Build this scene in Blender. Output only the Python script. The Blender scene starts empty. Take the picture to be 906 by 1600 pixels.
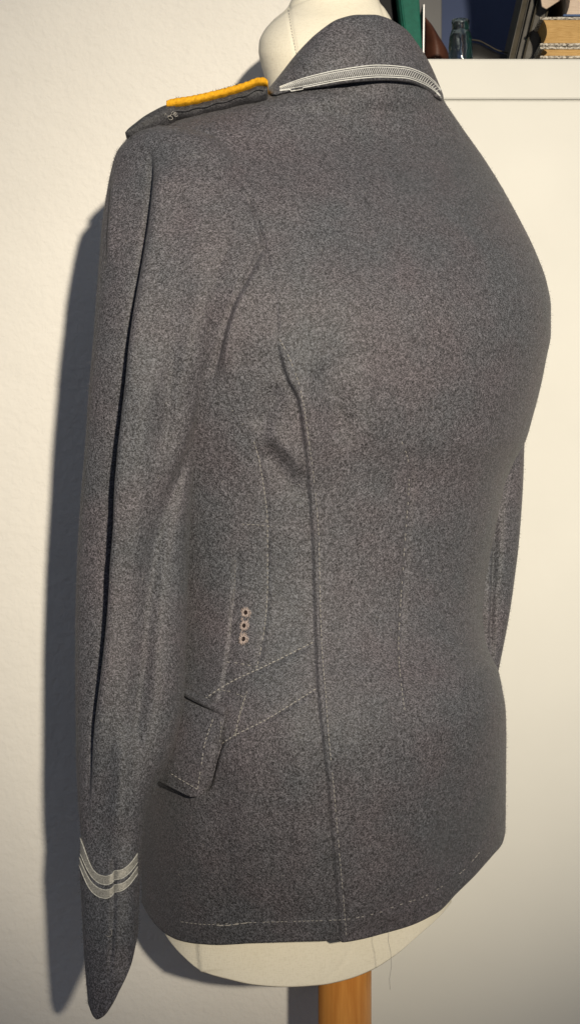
import bpy, bmesh, math, random
import numpy as np
from mathutils import Vector
from mathutils.bvhtree import BVHTree

random.seed(7)
rng = np.random.default_rng(11)
scene = bpy.context.scene
COL = scene.collection

# ------------------------------------------------------------------ camera
F, D, ZC = 3425.0, 1.75, 1.15          # focal length in photo pixels, camera distance, camera height
cam_d = bpy.data.cameras.new('camera')
cam_d.sensor_fit = 'VERTICAL'
cam_d.angle = 2 * math.atan(800 / F)
cam_d.clip_start, cam_d.clip_end = 0.05, 60
cam = bpy.data.objects.new('camera', cam_d)
cam.location = (0, -D, ZC)
cam.rotation_euler = (math.radians(90), 0, 0)
COL.objects.link(cam)
scene.camera = cam
cam_d.dof.use_dof = True
cam_d.dof.focus_distance = D + 0.04
cam_d.dof.aperture_fstop = 14

# ------------------------------------------------------------------ world and light
w = bpy.data.worlds.new('World'); scene.world = w; w.use_nodes = True
bg = w.node_tree.nodes['Background']
bg.inputs['Color'].default_value = (0.72, 0.81, 1.0, 1)
bg.inputs['Strength'].default_value = 0.18
# low warm light through a window behind the photographer
ld = bpy.data.lights.new('window_sunlight', 'SPOT')
ld.energy = 5700
ld.color = (1.0, 0.885, 0.70)
ld.spot_size = math.radians(8.4)
ld.spot_blend = 1.0
ld.shadow_soft_size = 0.15
lo = bpy.data.objects.new('window_sunlight', ld)
lo.location = (2.0, -9.9, 2.95)
aim = Vector((0.10, 0.15, 1.31))
lo.rotation_euler = (aim - lo.location).to_track_quat('-Z', 'Y').to_euler()
COL.objects.link(lo)
scene.view_settings.view_transform = 'Standard'
scene.view_settings.look = 'None'
scene.view_settings.exposure = 0.0
scene.view_settings.gamma = 1.0
scene.view_settings.use_curve_mapping = False

# ------------------------------------------------------------------ helpers
def P(px, py, Y):
    k = (Y + D) / F
    return Vector(((px - 453) * k, Y, ZC - (py - 800) * k))

def proj(V):
    k = F / (V[:, 1] + D)
    return np.stack([453 + V[:, 0] * k, 800 - (V[:, 2] - ZC) * k], 1)

def pchip(xs, ys):
    xs = np.array(xs, float); ys = np.array(ys, float)
    h = np.diff(xs); d = np.diff(ys) / h
    m = np.zeros_like(ys); m[0] = d[0]; m[-1] = d[-1]
    for i in range(1, len(xs) - 1):
        if d[i-1] * d[i] > 0:
            w1 = 2*h[i] + h[i-1]; w2 = h[i] + 2*h[i-1]
            m[i] = (w1 + w2) / (w1/d[i-1] + w2/d[i])
    def f(x):
        x = np.clip(np.asarray(x, float), xs[0], xs[-1])
        i = np.clip(np.searchsorted(xs, x, side='right') - 1, 0, len(h) - 1)
        t = (x - xs[i]) / h[i]
        return ((2*t**3 - 3*t**2 + 1)*ys[i] + (t**3 - 2*t**2 + t)*h[i]*m[i]
                + (-2*t**3 + 3*t**2)*ys[i+1] + (t**3 - t**2)*h[i]*m[i+1])
    return f

def table(pts):
    a = sorted(pts); return pchip([p[0] for p in a], [p[1] for p in a])

def smooth_path(pts, step=3.0):
    p = np.array(pts, float)
    q = np.vstack([2*p[0]-p[1], p, 2*p[-1]-p[-2]])
    out = []
    for i in range(1, len(q) - 2):
        n = max(2, int(np.linalg.norm(q[i+1]-q[i]) / step))
        for t in np.linspace(0, 1, n, endpoint=False):
            out.append(0.5*((2*q[i]) + (-q[i-1]+q[i+1])*t + (2*q[i-1]-5*q[i]+4*q[i+1]-q[i+2])*t*t
                            + (-q[i-1]+3*q[i]-3*q[i+1]+q[i+2])*t**3))
    out.append(p[-1])
    return np.array(out)

def sdist(uv, path):
    """signed distance to a path (positive right of a downward path), and 0..1 along it"""
    best = np.full(len(uv), 1e9); sd = np.zeros(len(uv)); al = np.zeros(len(uv))
    L = np.concatenate([[0], np.cumsum(np.linalg.norm(np.diff(path, axis=0), axis=1))])
    for i in range(len(path) - 1):
        a, b = path[i], path[i+1]; s = b - a; l2 = s @ s
        if l2 < 1e-9: continue
        r = uv - a
        t = np.clip((r @ s) / l2, 0, 1)
        e = r - t[:, None] * s
        d = np.hypot(e[:, 0], e[:, 1])
        cr = -(s[0]*r[:, 1] - s[1]*r[:, 0])
        k = d < best
        best[k] = d[k]; sd[k] = np.where(cr[k] >= 0, d[k], -d[k]); al[k] = (L[i] + t[k]*math.sqrt(l2)) / L[-1]
    return sd, al

def crease(uv, pts, kind, amp, w, lam=60, ends=(0.12, 0.12), step=14, amps=None):
    path = smooth_path(pts, step)
    lo_, hi_ = path.min(0) - max(5*w, 4*lam if kind == 'step' else 0), path.max(0) + max(5*w, 4*lam if kind == 'step' else 0)
    m = np.all((uv > lo_) & (uv < hi_), axis=1)
    out = np.zeros(len(uv))
    if not m.any(): return out
    d, al = sdist(uv[m], path)
    A = amp * np.ones_like(al) if amps is None else amp * np.interp(al, [a for a, _ in amps], [v for _, v in amps])
    fade = np.clip(al / max(ends[0], 1e-4), 0, 1) * np.clip((1 - al) / max(ends[1], 1e-4), 0, 1)
    fade = fade*fade*(3-2*fade)
    if kind == 'groove': v = -A*np.exp(-(d/w)**2)*fade
    elif kind == 'ridge': v = A*np.exp(-(d/w)**2)*fade
    else:  # step: the right side stands proud and eases back
        v = A*(1/(1+np.exp(-np.clip(d/w, -30, 30))))*np.exp(-np.maximum(d, 0)/lam)*fade
        v -= 0.25*A*np.exp(-np.maximum(-d, 0)/(0.5*lam))*(d < 0)*fade
    out[m] = v
    return out

def set_props(o, label=None, cat=None, group=None, kind=None):
    if label: o['label'] = label
    if cat: o['category'] = cat
    if group: o['group'] = group
    if kind: o['kind'] = kind
    return o

def thing(name, label, cat, loc, group=None):
    o = bpy.data.objects.new(name, None); COL.objects.link(o)
    o.empty_display_size = 0.05
    o.location = loc
    return set_props(o, label, cat, group)

def root_offset(parent):
    v = Vector((0, 0, 0)); p = parent
    while p is not None: v += p.location; p = p.parent
    return v

def link_mesh(name, me, mats, parent=None, smooth=True):
    o = bpy.data.objects.new(name, me); COL.objects.link(o)
    for m in (mats if isinstance(mats, (list, tuple)) else [mats]): me.materials.append(m)
    if parent is not None:
        off = root_offset(parent)
        n = len(me.vertices); co = np.empty(n*3, np.float32); me.vertices.foreach_get('co', co)
        co = co.reshape(-1, 3) - np.array(off, np.float32); me.vertices.foreach_set('co', co.ravel())
        o.parent = parent
    if smooth: me.polygons.foreach_set('use_smooth', [True]*len(me.polygons))
    me.update()
    return o

def grid_faces(nr, nc, wrap):
    r = np.arange(nr - 1)[:, None]; c = np.arange(nc if wrap else nc - 1)[None, :]
    c2 = (c + 1) % nc
    return np.stack([r*nc + c, r*nc + c2, (r+1)*nc + c2, (r+1)*nc + c], -1).reshape(-1, 4)

def mesh_np(name, V, Fq):
    me = bpy.data.meshes.new(name)
    me.vertices.add(len(V)); me.vertices.foreach_set('co', np.asarray(V, np.float32).ravel())
    n = len(Fq)
    me.loops.add(4*n); me.loops.foreach_set('vertex_index', np.asarray(Fq, np.int32).ravel())
    me.polygons.add(n)
    me.polygons.foreach_set('loop_start', np.arange(0, 4*n, 4, dtype=np.int32))
    me.polygons.foreach_set('loop_total', np.full(n, 4, np.int32))
    me.update(calc_edges=True); me.validate()
    return me

def orient(V, Fq, nrm):
    a, b, c = V[Fq[:, 0]], V[Fq[:, 1]], V[Fq[:, 2]]
    if np.sum(np.cross(b-a, c-a)*nrm[Fq[:, 0]]) < 0: return Fq[:, ::-1].copy()
    return Fq

class Geo:
    def __init__(s): s.v = []; s.f = []; s.m = []
    def add(s, vs, fs, mi=0):
        b = len(s.v); s.v += [tuple(v) for v in vs]
        for f in fs: s.f.append(tuple(b+i for i in f)); s.m.append(mi)
    def tube(s, pts, r, n=6, mi=0, caps=True, up=None):
        pts = [Vector(p) for p in pts]
        rs = r if isinstance(r, (list, tuple, np.ndarray)) else [r]*len(pts)
        vs = []
        for i, p in enumerate(pts):
            d = (pts[min(i+1, len(pts)-1)] - pts[max(i-1, 0)])
            if d.length < 1e-9: d = Vector((0, 0, 1))
            d.normalize()
            ref = Vector((0, 1, 0)) if abs(d.y) < 0.9 else Vector((1, 0, 0))
            a = d.cross(ref).normalized(); b = d.cross(a)
            for k in range(n):
                t = 2*math.pi*k/n
                vs.append(p + (a*math.cos(t) + b*math.sin(t))*rs[i])
        fs = []
        for i in range(len(pts)-1):
            for k in range(n): fs.append((i*n+k, i*n+(k+1)%n, (i+1)*n+(k+1)%n, (i+1)*n+k))
        if caps: fs += [tuple(range(n)), tuple(reversed(range((len(pts)-1)*n, len(pts)*n)))]
        s.add(vs, fs, mi)
    def box(s, a, b, mi=0):
        x0, y0, z0 = a; x1, y1, z1 = b
        s.add([(x0,y0,z0),(x1,y0,z0),(x1,y1,z0),(x0,y1,z0),(x0,y0,z1),(x1,y0,z1),(x1,y1,z1),(x0,y1,z1)],
              [(0,3,2,1),(4,5,6,7),(0,1,5,4),(1,2,6,5),(2,3,7,6),(3,0,4,7)], mi)
    def prism(s, poly, depth, mi=0):
        """poly: list of 3-d points (front outline), depth: Vector"""
        n = len(poly); a = [Vector(p) for p in poly]; b = [p + Vector(depth) for p in a]
        s.add(a + b, [tuple(range(n)), tuple(reversed(range(n, 2*n)))] + [(i, n+i, n+(i+1)%n, (i+1)%n) for i in range(n)], mi)
    def build(s, name, mats, parent=None, smooth=True, bevel=0, seg=2):
        me = bpy.data.meshes.new(name); me.from_pydata(s.v, [], s.f)
        me.polygons.foreach_set('material_index', s.m)
        bm = bmesh.new(); bm.from_mesh(me); bmesh.ops.recalc_face_normals(bm, faces=bm.faces); bm.to_mesh(me); bm.free()
        o = link_mesh(name, me, mats, parent, smooth)
        if bevel:
            b = o.modifiers.new('bevel', 'BEVEL'); b.width = bevel; b.segments = seg; b.limit_method = 'ANGLE'
            b.harden_normals = False
        return o

# ------------------------------------------------------------------ materials
def nodes(name, rough=0.6, spec=0.3):
    m = bpy.data.materials.new(name); m.use_nodes = True
    nt = m.node_tree; b = nt.nodes['Principled BSDF']
    b.inputs['Roughness'].default_value = rough
    b.inputs['Specular IOR Level'].default_value = spec
    return m, nt, b
def N(nt, t, **kw):
    n = nt.nodes.new(t)
    for k, v in kw.items():
        if k in n.inputs: n.inputs[k].default_value = v
        else: setattr(n, k, v)
    return n
def noise(nt, vec, scale, detail=3, rough=0.6, dist=0.0):
    n = N(nt, 'ShaderNodeTexNoise'); n.inputs['Scale'].default_value = scale
    n.inputs['Detail'].default_value = detail; n.inputs['Roughness'].default_value = rough
    n.inputs['Distortion'].default_value = dist
    nt.links.new(vec, n.inputs['Vector']); return n
def ramp(nt, fac, stops):
    r = N(nt, 'ShaderNodeValToRGB')
    while len(r.color_ramp.elements) < len(stops): r.color_ramp.elements.new(0.5)
    for e, (p, c) in zip(r.color_ramp.elements, stops): e.position = p; e.color = (*c, 1)
    nt.links.new(fac, r.inputs['Fac']); return r
def mix(nt, kind, fac, a, b):
    n = N(nt, 'ShaderNodeMix'); n.data_type = 'RGBA'; n.blend_type = kind
    for s, v in ((0, fac), (6, a), (7, b)):
        if hasattr(v, 'links'): nt.links.new(v, n.inputs[s])
        else: n.inputs[s].default_value = v if s == 0 else (*v, 1)
    return n.outputs[2]
def math_(nt, op, a, b):
    n = N(nt, 'ShaderNodeMath'); n.operation = op
    for i, v in enumerate((a, b)):
        if hasattr(v, 'links'): nt.links.new(v, n.inputs[i])
        else: n.inputs[i].default_value = v
    return n.outputs[0]
def mapped(nt, scale=(1,1,1), rot=(0,0,0), loc=(0,0,0)):
    tc = N(nt, 'ShaderNodeTexCoord'); mp = N(nt, 'ShaderNodeMapping')
    mp.inputs['Scale'].default_value = scale; mp.inputs['Rotation'].default_value = rot; mp.inputs['Location'].default_value = loc
    nt.links.new(tc.outputs['Object'], mp.inputs['Vector']); return mp.outputs['Vector']
def along(nt, rot, stretch, loc=(0,0,0)):
    tc = N(nt, 'ShaderNodeTexCoord'); mp = N(nt, 'ShaderNodeMapping'); mp.vector_type = 'TEXTURE'
    mp.inputs['Scale'].default_value = (1, 1, stretch); mp.inputs['Rotation'].default_value = rot; mp.inputs['Location'].default_value = loc
    nt.links.new(tc.outputs['Object'], mp.inputs['Vector']); return mp.outputs['Vector']
def bump(nt, b, h, strength, dist):
    n = N(nt, 'ShaderNodeBump'); n.inputs['Strength'].default_value = strength; n.inputs['Distance'].default_value = dist
    nt.links.new(h, n.inputs['Height']); nt.links.new(n.outputs['Normal'], b.inputs['Normal']); return n

def wool(name, dark, light, tint=(1.0, 0.9, 0.92)):
    m, nt, b = nodes(name, 0.57, 0.42)
    v0 = mapped(nt)
    # fibres lying in several directions, pale ones over dark ones
    fs = []
    for k, (sc, rot) in enumerate([(1400, (0.3, 0.35, 0)), (1280, (-0.2, 1.15, 0)), (1350, (0.25, 1.95, 0)), (1230, (-0.3, 2.75, 0))]):
        fs.append(noise(nt, along(nt, rot, 3.2, (3*k, 1.7*k, 2.3*k)), sc, 1, 0.5, 0.5).outputs['Fac'])
    hi_ = math_(nt, 'MAXIMUM', math_(nt, 'MAXIMUM', fs[0], fs[1]), math_(nt, 'MAXIMUM', fs[2], fs[3]))
    lo2 = math_(nt, 'MINIMUM', math_(nt, 'MINIMUM', fs[0], fs[1]), math_(nt, 'MINIMUM', fs[2], fs[3]))
    s = math_(nt, 'ADD', math_(nt, 'MULTIPLY', hi_, 0.6), math_(nt, 'MULTIPLY', lo2, 0.4))
    mid = tuple(0.70*a + 0.30*c for a, c in zip(dark, light))
    c = ramp(nt, s, [(0.40, dark), (0.508, mid), (0.605, light)]).outputs['Color']
    mot = noise(nt, v0, 260, 3, 0.6).outputs['Fac']
    c = mix(nt, 'MULTIPLY', 1.0, c, ramp(nt, mot, [(0.3, (0.80, 0.80, 0.80)), (0.7, (1.18, 1.18, 1.18))]).outputs['Color'])
    big = noise(nt, v0, 14, 3, 0.55).outputs['Fac']
    c = mix(nt, 'MULTIPLY', 1.0, c, ramp(nt, big, [(0.35, (0.92, 0.95, 0.98)), (0.68, tuple(1.1*t for t in tint))]).outputs['Color'])
    nt.links.new(c, b.inputs['Base Color'])
    b.inputs['Sheen Weight'].default_value = 0.06
    b.inputs['Sheen Roughness'].default_value = 0.5
    h = math_(nt, 'ADD', s, math_(nt, 'MULTIPLY', mot, 0.8))
    bump(nt, b, h, 0.6, 0.0014)
    return m

def plain(name, col, rough=0.6, spec=0.3, metal=0.0, var=0.12, scale=40, bmp=0.0, bscale=300, bdist=0.0005):
    m, nt, b = nodes(name, rough, spec)
    b.inputs['Metallic'].default_value = metal
    n = noise(nt, mapped(nt), scale, 4, 0.6).outputs['Fac']
    c = ramp(nt, n, [(0.3, tuple(x*(1-var) for x in col)), (0.7, tuple(min(1, x*(1+var)) for x in col))]).outputs['Color']
    nt.links.new(c, b.inputs['Base Color'])
    if bmp:
        bump(nt, b, noise(nt, mapped(nt), bscale, 3, 0.6).outputs['Fac'], bmp, bdist)
    return m

M_wool = wool('grey_wool', (0.013, 0.0133, 0.0155), (0.192, 0.195, 0.218))
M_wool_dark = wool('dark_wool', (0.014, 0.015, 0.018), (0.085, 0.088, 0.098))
M_thread = plain('beige_thread', (0.41, 0.395, 0.375), 0.7, 0.2)
M_thread_dim = plain('grey_thread', (0.30, 0.29, 0.28), 0.8, 0.2)
M_rust = plain('brown_thread', (0.48, 0.40, 0.375), 0.8, 0.2, var=0.4, scale=900)
M_hole = plain('eyelet_hole', (0.030, 0.022, 0.020), 0.9, 0.05)
M_piping = plain('yellow_piping', (0.80, 0.40, 0.022), 0.85, 0.1, var=0.28, scale=500, bmp=0.6, bscale=900, bdist=0.0008)
M_fluff = plain('dark_fluff', (0.05, 0.045, 0.04), 0.9, 0.1)

def braid_mat():
    m, nt, b = nodes('silver_braid', 0.5, 0.5)
    n = noise(nt, mapped(nt, (1, 1, 1)), 1100, 2, 0.6).outputs['Fac']
    c = ramp(nt, n, [(0.35, (0.60, 0.61, 0.60)), (0.62, (0.84, 0.86, 0.85))]).outputs['Color']
    nt.links.new(c, b.inputs['Base Color']); b.inputs['Metallic'].default_value = 0.0
    bump(nt, b, n, 0.5, 0.0006); return m
M_braid = braid_mat()
M_braid_ground = plain('braid_ground', (0.62, 0.63, 0.62), 0.6, 0.4, var=0.2, scale=600)
M_braid_edge = plain('worn_silver_cord', (0.60, 0.60, 0.56), 0.45, 0.5, var=0.4, scale=700)
M_braid_old = plain('tarnished_braid', (0.33, 0.325, 0.30), 0.5, 0.5, metal=0.2, var=0.45, scale=900, bmp=0.6, bscale=1000)

def canvas_mat():
    m, nt, b = nodes('cream_canvas', 0.85, 0.15)
    v = mapped(nt)
    n1 = noise(nt, mapped(nt, (1, 1, 0.15)), 1500, 2, 0.5).outputs['Fac']
    n2 = noise(nt, mapped(nt, (0.15, 0.15, 1)), 1500, 2, 0.5).outputs['Fac']
    n3 = noise(nt, v, 9, 4, 0.6).outputs['Fac']
    wv = math_(nt, 'ADD', n1, n2)
    c = ramp(nt, n3, [(0.3, (0.84, 0.79, 0.65)), (0.7, (0.90, 0.86, 0.74))]).outputs['Color']
    c = mix(nt, 'MULTIPLY', 0.5, c, ramp(nt, wv, [(0.8, (0.88, 0.87, 0.85)), (1.2, (1.05, 1.05, 1.05))]).outputs['Color'])
    nt.links.new(c, b.inputs['Base Color'])
    bump(nt, b, wv, 0.35, 0.0008); return m
M_canvas = canvas_mat()

def plaster_mat():
    m, nt, b = nodes('white_plaster', 0.9, 0.15)
    v = mapped(nt)
    n1 = noise(nt, v, 150, 4, 0.55, 0.3).outputs['Fac']
    n2 = noise(nt, v, 38, 3, 0.5).outputs['Fac']
    n3 = noise(nt, v, 3.0, 4, 0.6).outputs['Fac']
    c = ramp(nt, n3, [(0.3, (0.70, 0.685, 0.655)), (0.7, (0.77, 0.755, 0.725))]).outputs['Color']
    spots = noise(nt, v, 26, 2, 0.5).outputs['Fac']
    c = mix(nt, 'MULTIPLY', 1.0, c, ramp(nt, spots, [(0.765, (1, 1, 1)), (0.80, (0.80, 0.76, 0.70))]).outputs['Color'])
    nt.links.new(c, b.inputs['Base Color'])
    h = math_(nt, 'ADD', n1, math_(nt, 'MULTIPLY', n2, 1.2))
    bump(nt, b, h, 0.34, 0.004); return m
M_wall = plaster_mat()

def lacquer_mat():
    m, nt, b = nodes('white_lacquer', 0.42, 0.4)
    v = mapped(nt)
    n3 = noise(nt, v, 5.0, 4, 0.6).outputs['Fac']
    c = ramp(nt, n3, [(0.3, (0.625, 0.625, 0.595)), (0.7, (0.65, 0.65, 0.62))]).outputs['Color']
    # a few faint scuffs
    sc = noise(nt, mapped(nt, (1, 1, 0.5), (0, 0.9, 0)), 17, 1, 0.4).outputs['Fac']
    c = mix(nt, 'MULTIPLY', 1.0, c, ramp(nt, sc, [(0.80, (1, 1, 1)), (0.84, (0.86, 0.85, 0.82))]).outputs['Color'])
    nt.links.new(c, b.inputs['Base Color'])
    r = noise(nt, v, 12, 3, 0.5).outputs['Fac']
    nt.links.new(ramp(nt, r, [(0.3, (0.50,)*3), (0.7, (0.54,)*3)]).outputs['Color'], b.inputs['Roughness'])
    bump(nt, b, noise(nt, v, 60, 2, 0.5).outputs['Fac'], 0.05, 0.002); return m
M_cab = lacquer_mat()

def wood_mat():
    m, nt, b = nodes('orange_wood', 0.38, 0.45)
    v = mapped(nt, (1, 1, 0.06))
    n = noise(nt, v, 130, 4, 0.65, 0.5).outputs['Fac']
    c = ramp(nt, n, [(0.3, (0.56, 0.215, 0.042)), (0.7, (0.76, 0.35, 0.085))]).outputs['Color']
    nt.links.new(c, b.inputs['Base Color'])
    bump(nt, b, n, 0.08, 0.001); return m
M_wood = wood_mat()
M_floor = plain('brown_floorboards', (0.22, 0.13, 0.07), 0.5, 0.4)

# ------------------------------------------------------------------ the setting
YW, YCAB = 0.345, 0.37                  # wall plane, cabinet front plane
XE = float(P(548, 800, YW).x)           # where the wall ends behind the stand
g = Geo(); g.box((-2.6, -3.2, -0.05), (2.6, 1.2, 0)); set_props(g.build('floor', M_floor, smooth=False), kind='structure')
g = Geo(); g.box((-2.6, YW, 0), (XE, YW + 0.62, 2.7)); o = g.build('wall', M_wall, smooth=False, bevel=0.004)
set_props(o, kind='structure')
g = Geo(); g.box((XE, YW + 0.50, 0), (2.6, YW + 0.62, 2.7)); o = g.build('back_wall', M_wall, smooth=False)
set_props(o, kind='structure')

# ------------------------------------------------------------------ jacket body
PSI = math.radians(30)
def grid_normals(V):
    du = np.roll(V, -1, 1) - np.roll(V, 1, 1)
    dv = np.empty_like(V); dv[1:-1] = V[2:] - V[:-2]; dv[0] = V[1]-V[0]; dv[-1] = V[-1]-V[-2]
    n = np.cross(du, dv); n /= np.linalg.norm(n, axis=2, keepdims=True) + 1e-12
    return n
def outward(V):
    n = grid_normals(V)
    c = V.mean(1, keepdims=True)
    if np.sum(n*(V-c)) < 0: n = -n
    return n

def outward_y(V): return outward(V)[:, :, 1]

def ring_loft(rows, Lf, Rf, betaf, ycf, psi, ncol, expo=2.12, dense=0.60, tshift=0.0):
    q = np.linspace(-1, 1, ncol, endpoint=False)
    t = (-math.pi/2 - psi + tshift) + math.pi*(dense*q + (1-dense)*q**3)
    c, s = np.cos(t), np.sin(t)
    e = 2/expo
    ca = np.sign(c)*np.abs(c)**e; sa = np.sign(s)*np.abs(s)**e
    V = np.zeros((len(rows), ncol, 3))
    for i, y in enumerate(rows):
        b = float(betaf(y)); yc = float(ycf(y)); Lx, Rx = float(Lf(y)), float(Rf(y))
        ux = ca*math.cos(psi) - b*sa*math.sin(psi)
        uy = ca*math.sin(psi) + b*sa*math.cos(psi)
        xc = ((Lx+Rx)/2-453)/F*(yc+D); sc = (Rx-Lx)/2/F*(yc+D)/np.max(ux)
        for _ in range(5):
            X = xc + sc*ux; Y = yc + sc*uy
            px = 453 + X*F/(Y+D)
            mn, mx = px.min(), px.max()
            xc += ((Lx+Rx)/2 - (mn+mx)/2)*(yc+D)/F
            sc *= (Rx-Lx)/(mx-mn)
        X = xc + sc*ux; Y = yc + sc*uy
        V[i, :, 0] = X; V[i, :, 1] = Y; V[i, :, 2] = ZC - (y-800)/F*(Y+D)
    return V

bodyL = table([(122,452),(132,436),(142,416),(152,385),(165,345),(180,302),(195,262),(208,236),(225,222),(260,212),(330,205),(480,205),(700,222),(900,238),(1050,238),(1200,226),(1320,220),(1475,222)])
bodyR = table([(122,672),(140,684),(155,692),(200,722),(250,757),(300,788),(350,815),(400,838),(440,853),(480,860),(520,860),(560,853),(600,845),(650,832),(690,820),(720,803),(760,787),(820,775),(870,765),(920,757),(960,754),(1000,758),(1040,768),(1065,777),(1120,785),(1180,790),(1240,791),(1400,790),(1475,789)])
bodyB = table([(122,0.82),(150,0.60),(180,0.46),(215,0.44),(300,0.55),(480,0.70),(900,0.80),(1100,0.86),(1475,0.90)])
bodyY = table([(122,0.178),(160,0.172),(220,0.167),(330,0.157),(470,0.155),(700,0.162),(950,0.175),(1130,0.164),(1300,0.196),(1475,0.250)])
HEM = table([(200,1392),(222,1410),(235,1432),(250,1450),(262,1460),(285,1470),(315,1475),(345,1477),(400,1473),(480,1470),(540,1468),(560,1466),(600,1457),(636,1447),(671,1432),(686,1424),(713,1397),(743,1367),(770,1336),(785,1316),(790,1296)])
rows = np.concatenate([np.linspace(122, 230, 60, endpoint=False), np.linspace(230, 1475, 470)])
NCB = 540
VB = ring_loft(rows, bodyL, bodyR, bodyB, bodyY, PSI, NCB)
vb = VB.reshape(-1, 3)
# the hem rises to the right and the left
uv = proj(vb)
far = np.clip(outward_y(VB).reshape(-1)/0.15, 0, 1)
hem = HEM(uv[:, 0])*(1-far) + far*(1296 + np.clip(789-uv[:, 0], 0, 600)*0.18)
yy = uv[:, 1].copy()
k = np.clip((yy - 1000)/475, 0, None)
ynew = np.where(yy > 1000, 1000 + k*(hem - 1000), yy)
vb[:, 2] = ZC - (ynew - 800)/F*(vb[:, 1] + D)

SEAM = [(434,528),(440,562),(450,594),(465,622),(473,675),(480,740),(486,820),(489,900),(492,1000),(496,1080),(503,1150),(511,1220),(518,1300),(524,1380),(531,1480)]
SEAM_ST = [(437,530),(450,555),(463,588),(472,622),(481,680),(489,740),(495,800),(498,850),(500,950),(503,1020),(508,1080),(513,1150),(520,1220),(527,1300),(534,1380),(541,1464)]
DART = [(627,690),(637,720),(638,760),(634,820),(628,900),(622,1000),(625,1060),(632,1112)]
EDGE_ST = [(397,690),(405,720),(412,760),(417,800),(418,840),(418,900),(417,940),(412,990),(402,1042)]
WELT = [(366,858),(364,900),(361,950),(354,1020),(347,1060),(337,1098)]
BELT1 = [(320,1092),(360,1066),(420,1038),(488,1004)]
BELT2 = [(328,1176),(365,1150),(420,1122),(494,1076)]

n = outward(VB).reshape(-1, 3)
uv = proj(vb)
face = np.clip((-n[:, 1] - 0.02)/0.25, 0, 1)
mm = 0.001
disp = np.zeros(len(vb))
disp += crease(uv, SEAM, 'step', 3.6*mm, 1.1, 34, (0.05, 0.001), amps=[(0, 1.0), (.03, 1.6), (.12, 2.2), (.25, 1.2), (1, .9)])
disp += crease(uv, SEAM, 'groove', 1.3*mm, 2.4, ends=(0.05, 0.001))
disp += crease(uv, SEAM_ST, 'groove', 0.7*mm, 3.0, ends=(0.02, 0.001))
disp += crease(uv, DART, 'step', -2.6*mm, 1.6, 40, (.2, .2))
disp += crease(uv, [(x+7, y) for x, y in DART], 'groove', 1.0*mm, 5.0)
disp += crease(uv, EDGE_ST, 'groove', 1.2*mm, 4.0, ends=(.05, .05))
disp += crease(uv, WELT, 'step', -2.2*mm, 1.4, 28, (0.1, 0.02))
disp += crease(uv, BELT1, 'groove', 1.2*mm, 5.0, ends=(.05, .05))
disp += crease(uv, BELT2, 'groove', 1.2*mm, 5.0, ends=(.05, .05))
# armhole seam and drag folds
disp += crease(uv, [(382,298),(398,335),(409,368),(420,410),(430,470),(434,528)], 'groove', 2.6*mm, 3.6, ends=(.1, .1), amps=[(0,1),(.35,1),(.6,.3),(1,.6)])
disp += crease(uv, [(495,560),(512,600),(530,660),(545,715)], 'groove', 4*mm, 26, ends=(.3, .3))
disp += crease(uv, [(540,560),(565,630),(590,700)], 'ridge', 3*mm, 32, ends=(.3, .3))
disp += crease(uv, [(398,690),(440,735),(480,790)], 'groove', 3.4*mm, 16, ends=(.3, .35))
disp += crease(uv, [(418,665),(460,715),(484,750)], 'ridge', 3.8*mm, 13, ends=(.2, .3))
disp += crease(uv, [(440,600),(420,640),(395,675)], 'groove', 3.6*mm, 15, ends=(.3, .3))
disp += crease(uv, [(385,430),(362,520),(350,600)], 'ridge', 4.0*mm, 12, ends=(.3, .3))
disp += crease(uv, [(455,1060),(470,1250),(470,1440)], 'ridge', 2.5*mm, 26, ends=(.3, .1))
disp += crease(uv, [(335,1180),(345,1300),(355,1440)], 'groove', 3.0*mm, 28, ends=(.2, .1))
disp += crease(uv, [(600,1180),(598,1300),(594,1450)], 'ridge', 2.5*mm, 45, ends=(.3, .1))
disp += crease(uv, [(690,1120),(700,1230),(705,1370)], 'groove', 2.0*mm, 40, ends=(.3, .1))
# shallow unevenness of the cloth
def lumps(uv, count, r0, r1, amp, box):
    out = np.zeros(len(uv))
    for _ in range(count):
        c = np.array([rng.uniform(box[0], box[2]), rng.uniform(box[1], box[3])])
        rx = rng.uniform(r0, r1); ry = rx*rng.uniform(1.2, 2.6); a = rng.uniform(-0.5, 0.5)
        d = uv - c; x = d[:, 0]*math.cos(a) + d[:, 1]*math.sin(a); y = -d[:, 0]*math.sin(a) + d[:, 1]*math.cos(a)
        out += amp*rng.uniform(-1, 1)*np.exp(-(x/rx)**2 - (y/ry)**2)
    return out
disp += crease(uv, [(412,380),(382,440),(356,500),(340,560),(326,615)], 'groove', 3.5*mm, 5, ends=(.05, .3))
disp += crease(uv, [(349,1140),(334,1190),(317,1243)], 'groove', 5.5*mm, 5, ends=(.3, .15))
disp += lumps(uv, 70, 24, 60, 1.7*mm, (240, 200, 850, 1450))
# the hem is turned up: a thin raised band
disp += 0.8*mm*(1/(1+np.exp(-(uv[:, 1] - (HEM(uv[:, 0]) - 36))/2.0)))
vb += n*(disp*face)[:, None]
FB = orient(vb, grid_faces(len(rows), NCB, True), n)

JZ = float(P(450, 1478, 0.1).z)
jacket = thing('wool_jacket', 'grey wool uniform jacket with yellow-edged shoulder strap, worn by the dress form', 'jacket', (0.05, 0.15, JZ))
me = mesh_np('jacket_body', vb, FB)
body = link_mesh('jacket_body', me, M_wool, jacket)
so = body.modifiers.new('cloth', 'SOLIDIFY'); so.thickness = 0.0028; so.offset = -1
BVH_body = BVHTree.FromPolygons([Vector(v) for v in vb], FB.tolist())

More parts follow.
